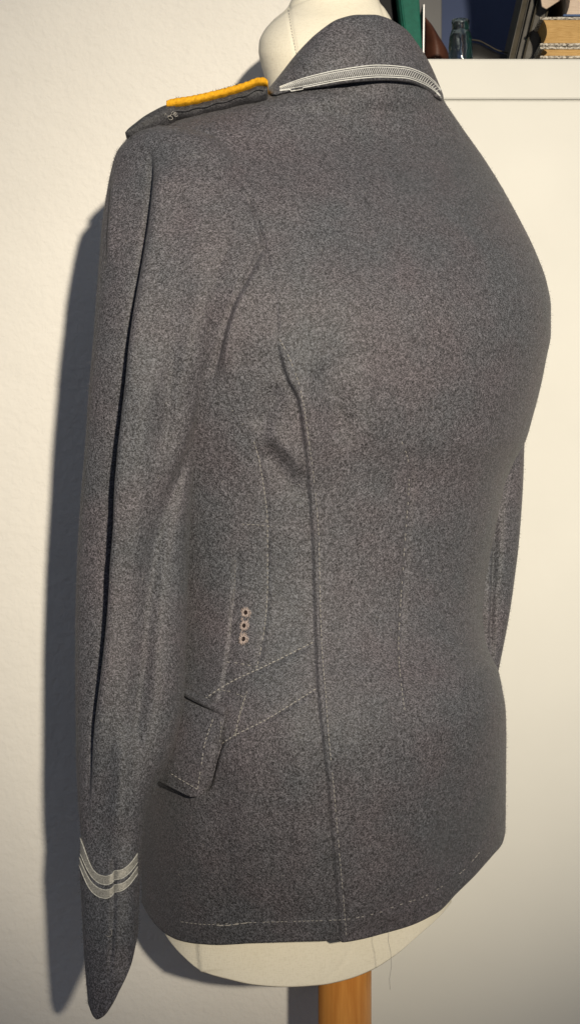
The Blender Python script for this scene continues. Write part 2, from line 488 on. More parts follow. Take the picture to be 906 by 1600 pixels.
CAM = Vector((0, -D, ZC))
def hit(bvh, px, py):
    d = (P(px, py, 0) - CAM).normalized()
    loc, nn, _, _ = bvh.ray_cast(CAM, d)
    if loc is None: return None, None
    if nn.dot(d) > 0: nn = -nn
    return loc, nn

# ------------------------------------------------------------------ left sleeve
slL = table([(196,250),(203,222),(210,206),(220,196),(235,184),(250,178),(300,167),(350,160),(400,156),(450,152),(520,147),(600,140),(700,133),(760,128),(850,122),(1000,118),(1150,119),(1270,123),(1330,127),(1400,125),(1450,128),(1540,132),(1600,138)])
slR = table([(196,275),(203,310),(215,345),(240,372),(300,396),(350,405),(385,405),(430,381),(480,362),(520,347),(570,336),(610,326),(670,314),(720,304),(800,298),(900,294),(1000,292),(1100,287),(1170,272),(1215,254),(1260,242),(1330,228),(1430,222),(1500,219),(1600,216)])
slB = table([(196,0.6),(230,0.62),(400,0.50),(700,0.52),(1000,0.54),(1300,0.72),(1600,0.75)])
slY = table([(196,0.082),(240,0.086),(300,0.078),(385,0.062),(480,0.050),(560,0.048),(620,0.052),(700,0.060),(800,0.070),(900,0.076),(1100,0.072),(1300,0.060),(1600,0.052)])
CUFF = table([(110,1500),(128,1535),(138,1568),(146,1588),(152,1593),(160,1589),(172,1574),(188,1546),(205,1508),(222,1440),(240,1420)])
srows = np.concatenate([np.linspace(196, 250, 34, endpoint=False), np.linspace(250, 1600, 500)])
NCS = 420
VS = ring_loft(srows, slL, slR, slB, slY, math.radians(-24), NCS, expo=2.7)
vs = VS.reshape(-1, 3)
uv = proj(vs)
cuff = CUFF(uv[:, 0])
ns0 = outward(VS).reshape(-1, 3)
cuff = cuff - 34*np.clip(ns0[:, 1], 0, 1)
yy = uv[:, 1].copy()
yn = np.where(yy > 1200, 1200 + (yy-1200)/400*(cuff-1200), yy)
vs[:, 2] = ZC - (yn-800)/F*(vs[:, 1]+D)
ns = outward(VS).reshape(-1, 3)
uv = proj(vs)
face = np.clip((-ns[:, 1] - 0.0)/0.3, 0, 1)
CREASE = [(236,225),(240,268),(236,330),(228,390),(220,440),(212,490),(206,540),(201,600),(195,660),(188,740),(184,820),(180,880),(174,960),(165,1040),(155,1110),(148,1170),(143,1230),(138,1290)]
ds = np.zeros(len(vs))
ds += crease(uv, CREASE, 'step', 34*mm, 1.1, 60, (0.06, 0.16), amps=[(0, .25), (.12, .42), (.3, .7), (.5, 1.0), (.62, 1.0), (.8, .7), (1, .3)])
ds += crease(uv, CREASE, 'groove', 4*mm, 8, ends=(.06, .2))
ds += crease(uv, [(177,270),(172,330),(168,390),(165,430)], 'step', 6*mm, 1.2, 20, ends=(.2, .4))
ds += crease(uv, [(300,705),(272,765),(252,820),(240,880),(232,950),(224,1050),(212,1150),(200,1260)], 'groove', 6.5*mm, 15, ends=(.15, .3))
ds += crease(uv, [(330,600),(308,670),(285,730),(262,790)], 'groove', 4.5*mm, 9, ends=(.3, .3))
ds += crease(uv, [(238,560),(225,700),(218,820),(205,960)], 'ridge', 5.0*mm, 20, ends=(.2, .3))
ds += crease(uv, [(275,520),(262,640),(252,720)], 'groove', 4.2*mm, 15, ends=(.3, .3))
ds += crease(uv, [(330,400),(310,500),(290,600)], 'ridge', 3.5*mm, 22, ends=(.3, .3))
ds += crease(uv, [(205,1130),(190,1230),(182,1330)], 'ridge', 5*mm, 16, ends=(.3, .3))
ds += crease(uv, [(178,1335),(178,1380),(177,1440),(170,1540)], 'groove', 1.8*mm, 4, ends=(.1, .3))
ds += crease(uv, [(208,1440),(196,1480),(182,1530)], 'groove', 2.0*mm, 12, ends=(.3, .3))
ds += crease(uv, [(408,380),(378,440),(352,500),(336,560),(322,615)], 'groove', 2.5*mm, 4.5, ends=(.05, .3))
ds += lumps(uv, 40, 14, 34, 1.7*mm, (120, 230, 330, 1560))
dirs = ns*0.35 + np.array([0, -1.0, 0]); dirs /= np.linalg.norm(dirs, axis=1, keepdims=True)
vs += dirs*(ds*face)[:, None]
# the front lobe of the sleeve laps over the back one along the crease
sd_, al_ = sdist(uv, smooth_path(CREASE, 14))
lap = np.interp(al_, [0, .12, .3, .5, .65, .85, 1], [0, 0.5, 0.8, 1, 1, .5, 0])*np.clip(ns[:, 1]*-4, 0, 1)
vs[:, 0] += np.where(sd_ > 0, -np.exp(-(sd_/16)**2), np.exp(-(sd_/16)**2))*lap*D/F
FS = orient(vs, grid_faces(len(srows), NCS, True), ns)
me = mesh_np('sleeve', vs, FS)
sleeve = link_mesh('sleeve', me, M_wool, jacket)
sleeve['label'] = 'left sleeve with a long deep crease and two silver cuff stripes'
so = sleeve.modifiers.new('cloth', 'SOLIDIFY'); so.thickness = 0.0028; so.offset = -1
BVH_sleeve = BVHTree.FromPolygons([Vector(v) for v in vs], FS.tolist())

# ------------------------------------------------------------------ right sleeve, mostly behind the body
rL = table([(330,700),(420,690),(690,705),(820,715),(900,722),(960,727),(1055,735),(1120,735)])
rR = table([(330,780),(380,815),(440,838),(560,832),(640,824),(690,819),(750,817),(800,814),(850,810),(900,804),(950,797),(1000,788),(1050,778),(1120,766)])
rB = table([(330,0.8),(1120,0.9)])
rY = table([(330,0.225),(700,0.235),(1120,0.225)])
rrows = np.linspace(330, 1120, 150)
VR = ring_loft(rrows, rL, rR, rB, rY, 0.2, 110)
vr = VR.reshape(-1, 3); nr = outward(VR).reshape(-1, 3); uv = proj(vr)
fr = np.clip(-nr[:, 1]/0.3, 0, 1)
dr = crease(uv, [(776,790),(773,850),(770,920),(768,1000),(770,1040)], 'groove', 4*mm, 4, ends=(.2, .2))
dr += crease(uv, [(790,760),(786,850),(780,940)], 'ridge', 2*mm, 9, ends=(.3, .3))
vr += nr*(dr*fr)[:, None]
rs = link_mesh('sleeve', mesh_np('sleeve', vr, orient(vr, grid_faces(len(rrows), 110, True), nr)), M_wool, jacket)
rs['label'] = 'right sleeve, half hidden behind the body of the jacket'
so = rs.modifiers.new('cloth', 'SOLIDIFY'); so.thickness = 0.0028; so.offset = -1

# ------------------------------------------------------------------ stitching
def stitch(bvh, pts, parent, mat=M_thread, length=5.2, gap=2.2, r=0.00033, lift=0.0004, skip=0.0, jit=0.5, name='stitching', span=(0, 1)):
    path = smooth_path(pts, 1.0)
    s = np.concatenate([[0], np.cumsum(np.linalg.norm(np.diff(path, axis=0), axis=1))])
    g = Geo(); t = s[-1]*span[0]
    while t < s[-1]*span[1]:
        l = length*random.uniform(0.8, 1.15)
        if random.random() >= skip:
            q = []
            for k, lf in ((0, -0.6), (0.25, 1), (0.75, 1), (1, -0.6)):
                tt = min(t + l*k, s[-1])
                x = np.interp(tt, s, path[:, 0]) + random.uniform(-jit, jit)*0.5
                y = np.interp(tt, s, path[:, 1]) + random.uniform(-jit, jit)*0.5
                p, nn = hit(bvh, x, y)
                if p is None: q = []; break
                q.append(p + nn*lift*lf)
            if q: g.tube(q, [r*0.7, r, r, r*0.7], 5)
        t += l + gap*random.uniform(0.7, 1.3)
    if g.v:
        o = g.build(name, mat, parent); o['kind'] = 'stuff'
        return o

stitch(BVH_body, SEAM_ST, jacket, M_thread, skip=0.1, span=(0, .18))
stitch(BVH_body, SEAM_ST, jacket, M_thread_dim, skip=0.25, span=(.18, .3))
stitch(BVH_body, SEAM_ST, jacket, M_thread, r=0.00030, skip=0.06, span=(.3, 1))
stitch(BVH_body, EDGE_ST, jacket, M_thread, skip=0.05)
stitch(BVH_body, [(399,697),(407,732),(413,770),(415,818)], jacket, M_thread_dim, skip=0.3)
stitch(BVH_body, [(378,819),(400,820),(425,823)], jacket, M_thread_dim, skip=0.05)
stitch(BVH_body, [(354,1034),(376,1037),(401,1042)], jacket, M_thread, length=6, gap=6)
stitch(BVH_body, BELT1, jacket, M_thread, r=0.0004, skip=0.02)
stitch(BVH_body, BELT2, jacket, M_thread, r=0.0004, skip=0.02)
stitch(BVH_body, [(386,1080),(377,1112),(366,1148)], jacket, M_thread_dim, skip=0.1)
stitch(BVH_body, [(383,1090),(374,1118),(368,1152)], jacket, M_thread, skip=0.15)
stitch(BVH_body, [(340,1078),(362,1081),(382,1090)], jacket, M_thread_dim, skip=0.4)
stitch(BVH_body, DART, jacket, M_thread, r=0.00028, skip=0.3)
stitch(BVH_body, [(368,875),(366,920),(358,1000)], jacket, M_thread_dim, r=0.00018, skip=0.3)
stitch(BVH_body, [(282,1440),(320,1444),(360,1443),(400,1441),(470,1439),(540,1436),(590,1426),(622,1414),(663,1400),(694,1382),(724,1359),(748,1332)], jacket, M_thread, r=0.00027, skip=0.25)
stitch(BVH_body, [(337,1446),(360,1445),(390,1441)], jacket, M_thread, r=0.0005, length=12, gap=1)

# fluff and lint caught on the cloth
g = Geo()
for _ in range(170):
    x, y = random.uniform(150, 830), random.uniform(170, 1420)
    b = BVH_sleeve if (x < float(slR(y))-6 and x > float(slL(y))+4) else BVH_body
    p, nn = hit(b, x, y)
    if p is None or nn.y > -0.3: continue
    a = random.uniform(0, math.tau); l = random.uniform(0.0008, 0.0022)
    t1 = nn.cross(Vector((math.cos(a), 0.1, math.sin(a)))).normalized()
    bend = nn.cross(t1)*l*random.uniform(-.4, .4)
    g.tube([p + nn*0.0003, p + nn*0.0006 + t1*l*0.5 + bend, p + nn*0.0004 + t1*l], [0.00010, 0.00014, 0.00008], 4)
p, nn = hit(BVH_sleeve, 172, 1452)
pts = []
for a in np.linspace(-1.2, 2.4, 9):
    q, qn = hit(BVH_sleeve, 170 + 5*math.cos(a), 1457 + 6*math.sin(a)); pts.append(q + qn*0.0008)
g.tube(pts, 0.0002, 5)
o = g.build('lint', M_thread, jacket); o['kind'] = 'stuff'

# short fuzz standing along the edges of the cloth
def fuzz(Vs, Ns, count, parent):
    m = np.where((Ns[:, 1] < 0.12) & (Ns[:, 1] > -0.42))[0]
    idx = rng.choice(m, count)
    p = Vs[idx] + rng.normal(0, 0.0006, (count, 3)); nn = Ns[idx]
    d = nn*rng.uniform(0.15, 0.9, (count, 1)) + rng.normal(0, 0.6, (count, 3)); d /= np.linalg.norm(d, axis=1, keepdims=True)
    L = rng.uniform(0.0008, 0.0022, (count, 1))
    sd = np.cross(d, rng.normal(0, 1, (count, 3))); sd /= np.linalg.norm(sd, axis=1, keepdims=True); sd *= 0.00008
    b = p - nn*0.0003
    mid = b + d*L*0.6 + rng.normal(0, 0.00015, (count, 3)); tip = b + d*L - np.array([0, 0, 1])*L*0.15
    V = np.stack([b - sd, b + sd, mid + sd, mid - sd, tip + sd*0.5, tip - sd*0.5], 1).reshape(-1, 3)
    i = np.arange(count)[:, None]*6
    return V, np.concatenate([i + np.array([[0, 1, 2, 3]]), i + np.array([[3, 2, 4, 5]])])
for Vs, Ns, cnt, par in ((vb, n, 9000, body), (vs, ns, 9000, sleeve), (vr, nr, 1500, rs)):
    Vz, Fz = fuzz(Vs, Ns, cnt, par)
    o = link_mesh('wool_nap', mesh_np('wool_nap', Vz, Fz), M_wool, par, smooth=False); o['kind'] = 'stuff'

# ------------------------------------------------------------------ eyelets
for (x, y, rr, tail) in ((384, 957, 6.6, 1), (381.5, 977.5, 6.4, 0), (380.5, 998.5, 7.0, 1)):
    p, nn = hit(BVH_body, x, y)
    up = Vector((0, 0, 1)); a = nn.cross(up).normalized(); b2 = a.cross(nn)
    R = 1.38*rr*(p.y+D)/F
    g = Geo(); K = 26
    # whip-stitched ring of thread, hole in the middle
    for k in range(K):
        t = math.tau*k/K + random.uniform(-.06, .06)
        d = (a*math.cos(t)*0.92 + b2*math.sin(t))
        r0, r1 = R*random.uniform(0.34, 0.52), R*random.uniform(0.80, 1.15)
        g.tube([p + d*r0 - nn*0.0002, p + d*(r0+r1)/2 + nn*random.uniform(.0007, .0011), p + d*r1 - nn*0.0001], [0.00022, 0.00030, 0.00022], 5)
    ring = [p + (a*math.cos(t)*0.9 + b2*math.sin(t))*R*0.5 + nn*0.0003 for t in np.linspace(0, math.tau, 14)]
    g.tube(ring, 0.0004, 5)
    e = g.build('eyelet', M_rust, jacket)
    g = Geo()
    g.add([p + nn*0.0004] + [p + (a*math.cos(t)*0.9 + b2*math.sin(t))*R*0.36 + nn*0.0004 for t in np.linspace(0, math.tau, 12, endpoint=False)],
          [(0, 1+i, 1+(i+1) % 12) for i in range(12)])
    g.build('eyelet_hole', M_hole, e)

g = Geo()
for k in range(26):
    y = random.uniform(950, 1006); x = 385.5 - (y-950)*0.085 + random.choice((-1, 1))*random.uniform(3, 8)
    q = []
    for j in range(4):
        p, nn = hit(BVH_body, x + random.uniform(-1, 1), y + j*1.6); q.append(p + nn*(0.0006 if 0 < j < 3 else -0.0001))
    g.tube(q, 0.00022, 5)
g.build('eyelet_stitching', M_rust, jacket)

# ------------------------------------------------------------------ pocket flap and the welt over it
def patch(bvh, quad, nu, nv, liftf, thick, name, mat, parent, rnd=None):
    """cloth patch: quad corners in photo space -> points laid on the surface, lifted, with real thickness"""
    A, B, C_, D_ = [np.array(q, float) for q in quad]      # top-left, top-right, bottom-right, bottom-left
    top, bot = [], []
    for j in range(nv+1):
        for i in range(nu+1):
            u, v = i/nu, j/nv
            if rnd: u, v = rnd(u, v)
            q = (A*(1-u)+B*u)*(1-v) + (D_*(1-u)+C_*u)*v
            p, nn = hit(bvh, q[0], q[1])
            nn = Vector((nn.x*0.4, nn.y, nn.z*0.4)).normalized()
            l = liftf(u, v)
            top.append(p + nn*(l + thick)); bot.append(p + nn*l)
    nverts = len(top); W = nu+1
    fs = [(j*W+i, j*W+i+1, (j+1)*W+i+1, (j+1)*W+i) for j in range(nv) for i in range(nu)]
    fb = [tuple(nverts + k for k in reversed(f)) for f in fs]
    rim = [j*W for j in range(nv)] + [nv*W+i for i in range(nu)] + [j*W+nu for j in range(nv, 0, -1)] + [i for i in range(nu, 0, -1)]
    side = [(rim[k], rim[(k+1) % len(rim)], nverts + rim[(k+1) % len(rim)], nverts + rim[k]) for k in range(len(rim))]
    g = Geo(); g.add(top + bot, fs + fb + side)
    return g.build(name, mat, parent, bevel=0.0007, seg=2)

def rounder(u, v):
    # round the lower right corner
    du, dv = max(0, u-0.80)/0.20, max(0, v-0.86)/0.14
    k = du*dv
    return u - 0.07*k, v - 0.05*k
flap = patch(BVH_body, [(262,1082),(354,1119),(322,1250),(236,1202)], 22, 26, lambda u, v: 0.0008 + 0.0062*v**1.5 + 0.0012*math.sin(u*3.0), 0.0030, 'pocket_flap', M_wool, jacket, rounder)
me = flap.data
FV = [flap.matrix_world @ v.co for v in me.vertices]
off = root_offset(jacket)
BVH_flap = BVHTree.FromPolygons([Vector(v.co) + off for v in me.vertices], [tuple(p.vertices) for p in me.polygons])
stitch(BVH_flap, [(333,1124),(321,1160),(315,1195),(309,1233)], flap, M_thread, skip=0.05, r=0.00034)
stitch(BVH_flap, [(309,1233),(290,1222),(268,1209)], flap, M_thread, skip=0.05, r=0.00034)
stitch(BVH_flap, [(345,1127),(346,1140),(343,1160)], flap, M_thread_dim, skip=0.2, r=0.00028)
welt = patch(BVH_body, [(292,1074),(356,1107),(352,1120),(292,1089)], 14, 4, lambda u, v: 0.0006 + 0.0040*math.sin(math.pi*min(1, v*0.8+.1)), 0.0022, 'pocket_welt', M_wool, jacket)

# ------------------------------------------------------------------ collar with silver braid
foldY = table([(418,144),(425,136),(440,117),(470,80),(500,51),(530,33),(560,27),(585,27),(600,30),(630,46),(650,70),(665,93),(680,126),(691,158)])
lowY = table([(418,149),(430,146),(470,138),(540,128),(600,123),(640,127),(668,138),(688,156),(691,160)])
CXC, CRX = 554.5, 136.5
nt_, nv_ = 180, 26
tt = np.linspace(-math.radians(118), math.radians(118), nt_)
neckY = 0.185
collar_pts = np.zeros((nv_ + 9, nt_, 3))
kp = (neckY + D)/F
def collar_frame(t):
    px = CXC + CRX*math.sin(t)
    over = max(0, abs(t) - math.pi/2)
    yf = float(foldY(px)) + 260*over*over; yl = float(lowY(px)) + 300*over*over
    if over > 0: yf += 0; yl += 20*over
    yfold = neckY - 0.066*math.cos(t) + (0.02*math.sin(t))
    p, _ = hit(BVH_body, min(max(px, 440), 680), min(yl + 3, 175)) if over == 0 else (None, None)
    ylow = yfold - 0.014*max(0, math.cos(t))
    if p is not None: wq = min(1, max(0, (1.40-abs(t))/0.2)); ylow = ylow*(1-wq) + wq*min(ylow, p.y - 0.0035)
    return px, yf, yl, yfold, ylow
for j, t in enumerate(tt):
    px, yf, yl, Yf, Yl = collar_frame(t)
    r = Vector((math.sin(t), -math.cos(t), 0))
    for i in range(nv_):
        v = i/(nv_-1)
        Y = Yf*(1-v) + Yl*v
        p = P(px, yf*(1-v)+yl*v, Y) + r*(0.0055*math.sin(math.pi*min(1, v*0.95+0.05)) + 0.0015*math.sin(9*t + 2*v)*v)*max(0, math.cos(t))**0.7 - r*0.006*max(0, abs(t)-1.3)
        collar_pts[i+8, j] = p
    for i in range(8):      # the roll and the stand inside it
        a = math.pi*(i/7.0)
        if i < 4:
            b = P(px, yf, Yf) - r*0.0085; b.z -= 0.030*(1 - i/4.0)
        else:
            s = (i-4)/3.0*math.pi
            b = P(px, yf, Yf) - r*(0.0040 + 0.0040*math.cos(s*0.9)); b.z += 0.0022*math.sin(s)
        collar_pts[i, j] = b
    collar_pts[nv_+8, j] = Vector(collar_pts[nv_+7, j]) - r*0.003
cv = collar_pts.reshape(-1, 3)
cf = grid_faces(nv_+9, nt_, False)
collar = link_mesh('collar', mesh_np('collar', cv, cf), M_wool, jacket)
so = collar.modifiers.new('cloth', 'SOLIDIFY'); so.thickness = 0.002; so.offset = 0
bm = bmesh.new(); bm.from_mesh(collar.data); bmesh.ops.recalc_face_normals(bm, faces=bm.faces); bm.to_mesh(collar.data); bm.free()
BVH_collar = BVHTree.FromPolygons([Vector(v) for v in cv], cf.tolist())

def ribbon(bvh, top, bot, xs, thick, parent, mat, name, cords=True, slant=0, pitch=4, rc=0.0007, mat2=None):
    tp, bt = table(top), table(bot)
    W = 7
    rowsv, nn_ = [], []
    for x in xs:
        rr = []
        for i in range(W):
            v = i/(W-1)
            y = float(tp(x))*(1-v) + float(bt(x))*v
            p, n_ = hit(bvh, x, y)
            if p is None: rr = None; break
            rr.append((p + n_*thick, n_))
        if rr: rowsv.append(rr)
    mat2 = mat2 or mat
    g = Geo(); vs_, fs_ = [], []
    for r in rowsv: vs_ += [a for a, _ in r]
    base = len(vs_)
    for r in rowsv: vs_ += [a - n_*thick*1.6 for a, n_ in r]
    for i in range(len(rowsv)-1):
        for k in range(W-1): fs_.append((i*W+k, i*W+k+1, (i+1)*W+k+1, (i+1)*W+k))
        fs_.append((i*W, (i+1)*W, base+(i+1)*W, base+i*W)); fs_.append((i*W+W-1, base+i*W+W-1, base+(i+1)*W+W-1, (i+1)*W+W-1))
    g.add(vs_, fs_)
    o = g.build(name, mat, parent)
    if cords:
        for k in ((0, 1, W-2, W-1) if slant else (0, W-1)):
            g = Geo(); g.tube([r[k][0] + r[k][1]*rc*0.5 for r in rowsv], rc if k in (0, W-1) else rc*0.7, 6); c = g.build('edge_cord', mat2, o)
    if slant:
        g = Geo()
        for i in range(0, len(rowsv)-slant-1, pitch):
            a0, b0 = rowsv[i+slant], rowsv[i]
            g.tube([a0[1][0] + a0[1][1]*rc*.3, rowsv[i+slant//2][3][0] + rowsv[i+slant//2][3][1]*rc*0.9, b0[5][0] + b0[5][1]*rc*.3], rc*0.55, 5)
        c = g.build('braid_threads', mat2, o); c['kind'] = 'stuff'
    return o
btop = [(430,141),(440,136),(480,121),(540,108),(590,102),(630,105),(660,115),(676,127),(688,143)]
bbot = [(430,145),(440,143),(480,136),(540,125.5),(590,120.5),(630,122),(660,131),(676,141),(688,154)]
ribbon(BVH_collar, btop, bbot, np.linspace(437, 687, 230), 0.0009, collar, M_braid_ground, 'collar_braid', slant=5, pitch=3, rc=0.00052, mat2=M_braid)

# cuff stripes on the sleeve
u1t = [(124,1299),(133,1325),(140,1345),(147,1359),(158,1367.5),(167,1369),(174,1366.5),(178,1362),(181,1360.5),(190,1359),(200,1352),(209,1341),(216,1330)]
u1b = [(124,1326),(133,1349),(140,1364),(147,1374),(158,1382),(167,1384),(174,1381.5),(178,1377.5),(181,1376),(190,1374),(200,1367),(209,1356),(216,1345)]
u2t = [(124,1332),(133,1356),(140,1370),(147,1379.5),(158,1387),(167,1389),(174,1386.5),(178,1382.5),(181,1381),(190,1379),(200,1372),(209,1360),(216,1349)]
u2b = [(124,1346),(133,1371),(140,1386),(147,1395),(158,1402),(167,1403.5),(174,1400),(178,1395),(181,1394),(190,1391.5),(200,1384),(209,1372),(216,1361)]
u1b = [(x, y-1.6) for x, y in u1b]; u2t = [(x, y+1.4) for x, y in u2t]
for a, b in ((u1t, u1b), (u2t, u2b)):
    ribbon(BVH_sleeve, a, b, np.linspace(126, 214, 64), 0.0009, sleeve, M_braid_old, 'cuff_stripe', rc=0.0004, mat2=M_braid_edge)

# ------------------------------------------------------------------ shoulder strap
def ridge(px):
    uvb = proj(vb); m = np.abs(uvb[:, 0]-px) < 5
    i = np.argmin(np.where(m, uvb[:, 1], 1e9)); return uvb[i, 1], vb[i, 1]
def strap_loft(stations, name, mat, parent, expo=3.2, n=22):
    """stations: (px, py_top, py_bottom, Y_near, depth)"""
    vs_, fs_ = [], []
    for (x, y0, y1, Y, dep) in stations:
        a = P(x, y0, Y); b = P(x, y1, Y); c = (a+b)/2; hz = (a-b)/2
        for k in range(n):
            t = math.tau*k/n
            e = 2/expo
            cc = math.copysign(abs(math.cos(t))**e, math.cos(t)); ss = math.copysign(abs(math.sin(t))**e, math.sin(t))
            vs_.append(c + Vector((0, dep/2*(1+cc), 0)) + hz*ss + Vector((0, 0, -0.05*dep*(1+cc))))
    for i in range(len(stations)-1):
        for k in range(n): fs_.append((i*n+k, i*n+(k+1) % n, (i+1)*n+(k+1) % n, (i+1)*n+k))
    fs_ += [tuple(range(n)), tuple(range((len(stations)-1)*n, len(stations)*n))]
    g = Geo(); g.add(vs_, fs_); return g.build(name, mat, parent)
ysh = ridge(330)[1]
YN = ysh - 0.030
strap_top = table([(258,159),(262,156),(300,149),(340,140),(380,129),(410,121),(419,126)])
yel_top = table([(258,156),(262,153),(300,146),(340,137),(380,126),(408,117.5),(414,118),(419,124)])
yel_bot = table([(258,169),(262,167.5),(300,161),(340,151.5),(380,140),(408,130.5),(419,134)])
strap_bot = table([(258,188),(262,187),(300,181),(340,171),(380,160),(408,154),(416,152),(419,143)])
xs = np.linspace(260, 418.5, 60)
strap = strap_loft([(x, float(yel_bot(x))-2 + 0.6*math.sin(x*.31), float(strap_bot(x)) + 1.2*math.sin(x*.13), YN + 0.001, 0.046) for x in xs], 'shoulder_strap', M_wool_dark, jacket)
strap_loft([(x, float(yel_top(x)) + 0.5*math.sin(x*.7), float(yel_bot(x)) + 0.5*math.sin(x*.45+1), YN - 0.003, 0.049) for x in xs], 'yellow_piping', M_piping, strap, expo=3.6)
# seam between two layers of the strap
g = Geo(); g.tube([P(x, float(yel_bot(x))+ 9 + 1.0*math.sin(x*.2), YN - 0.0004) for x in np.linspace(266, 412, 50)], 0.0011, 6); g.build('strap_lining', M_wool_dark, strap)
tg_top = table([(196,204),(200,196),(210,186),(225,174),(240,165),(262,156),(274,157)])
tg_bot = table([(196,209),(200,215),(206,218),(225,212),(245,204),(265,195),(274,188)])
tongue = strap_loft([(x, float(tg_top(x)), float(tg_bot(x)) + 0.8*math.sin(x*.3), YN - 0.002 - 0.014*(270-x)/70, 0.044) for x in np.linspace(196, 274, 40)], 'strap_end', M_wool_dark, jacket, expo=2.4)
# loose button threads at the strap
g = Geo()
for k in range(9):
    c = (268 + random.uniform(-7, 9), 180 + random.uniform(-5, 7))
    a0 = random.uniform(0, 6); pts = []
    for a in np.linspace(a0, a0 + random.uniform(2, 5), 7):
        pts.append(P(c[0] + 3.4*math.cos(a), c[1] + 2.8*math.sin(a), YN - 0.0042 - 0.0015*math.sin(a*2)))
    g.tube(pts, 0.00024, 5)
g.build('button_thread', M_thread, jacket)
# frayed dark threads along the piping
g = Geo()
for k in range(46):
    x = random.uniform(275, 416); y = float(yel_top(x)) + random.uniform(2.5, 6)
    p = P(x, y, YN - 0.0022)
    d = Vector((random.uniform(-1, 1), -0.3, random.uniform(0.1, 1))).normalized()*random.uniform(0.0007, 0.0018)
    g.tube([p - Vector((0, 0, .0006)), p + d*0.5, p + d + Vector((random.uniform(-.0006, .0006), 0, -0.0003))], [0.00016, 0.00016, 0.00008], 4)
o = g.build('frayed_threads', M_fluff, jacket); o['kind'] = 'stuff'
# a thread hanging from the hem
p0, nn = hit(BVH_body, 607, 1452)
g = Geo(); g.tube([p0 + Vector((0, -0.001, 0)), P(606,1470,p0.y-.001), P(610,1488,p0.y), P(611,1510,p0.y+.002), P(608,1530,p0.y), P(609,1546,p0.y)], 0.00018, 5); g.build('loose_thread', M_thread_dim, jacket)
g = Geo(); g.tube([P(580,1506,.03), P(573,1520,.03), P(567,1540,.03)], 0.0002, 5)

# ------------------------------------------------------------------ dress form
form = thing('dress_form', 'cream canvas dress form on an orange wooden pole, wearing the jacket', 'dress form', (float(P(538, 1541, 0.17).x), 0.17, 0))
fL = table([(150,440),(200,330),(300,250),(480,240),(900,270),(1200,258),(1350,240),(1542,246)])
fR = table([(150,672),(200,700),(300,765),(480,820),(700,780),(900,735),(1000,730),(1200,752),(1290,738),(1345,716),(1385,698),(1420,680),(1440,700),(1542,705)])
BOT = table([(230,1420),(250,1445),(262,1466),(287,1495),(313,1516),(352,1528),(400,1538),(445,1541),(500,1538),(540,1530),(580,1515),(620,1490),(655,1460),(690,1428),(706,1408)])
fB = table([(150,0.6),(215,0.38),(480,0.48),(900,0.58),(1400,0.60),(1542,0.60)])
fY = table([(150,0.18),(220,0.175),(470,0.165),(950,0.180),(1130,0.180),(1300,0.208),(1475,0.232),(1542,0.230)])
frows = np.concatenate([np.linspace(150, 1400, 90, endpoint=False), np.linspace(1400, 1542, 70)])
VF = ring_loft(frows, fL, fR, fB, fY, PSI, 220)
vf = VF.reshape(-1, 3); uvf = proj(vf)
yn = np.where(uvf[:, 1] > 1200, 1200 + (uvf[:, 1]-1200)/342*(BOT(uvf[:, 0])-1200), uvf[:, 1])
vf[:, 2] = ZC - (yn-800)/F*(vf[:, 1]+D)
# the lower edge turns under and closes
cen = VF[-1].mean(0); ext = []
for kk, dz in ((0.985, -0.0012), (0.955, -0.001), (0.8, 0.004), (0.4, 0.012), (0.05, 0.014)):
    ext.append(cen + (VF[-1]-cen)*np.array([kk, kk, kk*0.9+0.1]) + np.array([0, 0, dz]))
VF = np.concatenate([VF, np.stack(ext)]); vf = VF.reshape(-1, 3); frows = np.concatenate([frows, np.zeros(5)])
nf = outward(VF).reshape(-1, 3); uvf = proj(vf)
df = crease(uvf, [(309,1440),(310,1480),(313,1520)], 'step', 2.0*mm, 1.5, 30, (.05, .05))
df += crease(uvf, [(560,1440),(540,1500),(500,1538)], 'groove', 0.5*mm, 3, ends=(.1, .1))
vf += nf*(df*np.clip(-nf[:, 1]/.2, 0, 1))[:, None]
link_mesh('torso', mesh_np('torso', vf, orient(vf, grid_faces(len(frows), 220, True), nf)), M_canvas, form)
nL = table([(-60,500),(-45,470),(-20,462),(0,455),(12,448),(30,427),(50,411),(65,405),(80,404),(100,408),(118,413),(150,420),(200,425)])
nR = table([(-60,560),(-45,583),(-20,588),(0,592),(15,602),(30,611),(60,622),(100,632),(200,640)])
nB = table([(-60,0.85),(200,0.8)])
nY = table([(-60,0.215),(0,0.212),(80,0.205),(200,0.19)])
nrows = np.linspace(-60, 200, 130)
VN = ring_loft(nrows, nL, nR, nB, nY, PSI, 150, expo=2.0)
vn = VN.reshape(-1, 3); nn_ = outward(VN).reshape(-1, 3); uvn = proj(vn)
NS1 = [(449,-5),(451,18),(455,45),(460,70),(467,105),(470,140)]
NS2 = [(398,84),(404,58),(420,36),(436,24),(450,13),(462,6),(480,-2),(500,-10)]
dn = crease(uvn, NS1, 'groove', 1.2*mm, 2.2, ends=(.02, .02)) + crease(uvn, NS2, 'groove', 1.0*mm, 2.2, ends=(.02, .02))
dn += crease(uvn, [(590,-10),(597,14),(606,40)], 'groove', 1.0*mm, 2, ends=(.02, .02))
vn += nn_*(dn*np.clip(-nn_[:, 1]/.3, 0, 1))[:, None]
fn = orient(vn, grid_faces(len(nrows), 150, True), nn_)
neck = link_mesh('neck', mesh_np('neck', vn, fn), M_canvas, form)
BVH_neck = BVHTree.FromPolygons([Vector(v) for v in vn], fn.tolist())
stitch(BVH_neck, NS1, neck, M_thread_dim, length=4, gap=1.0, r=0.0003, name='neck_seam')
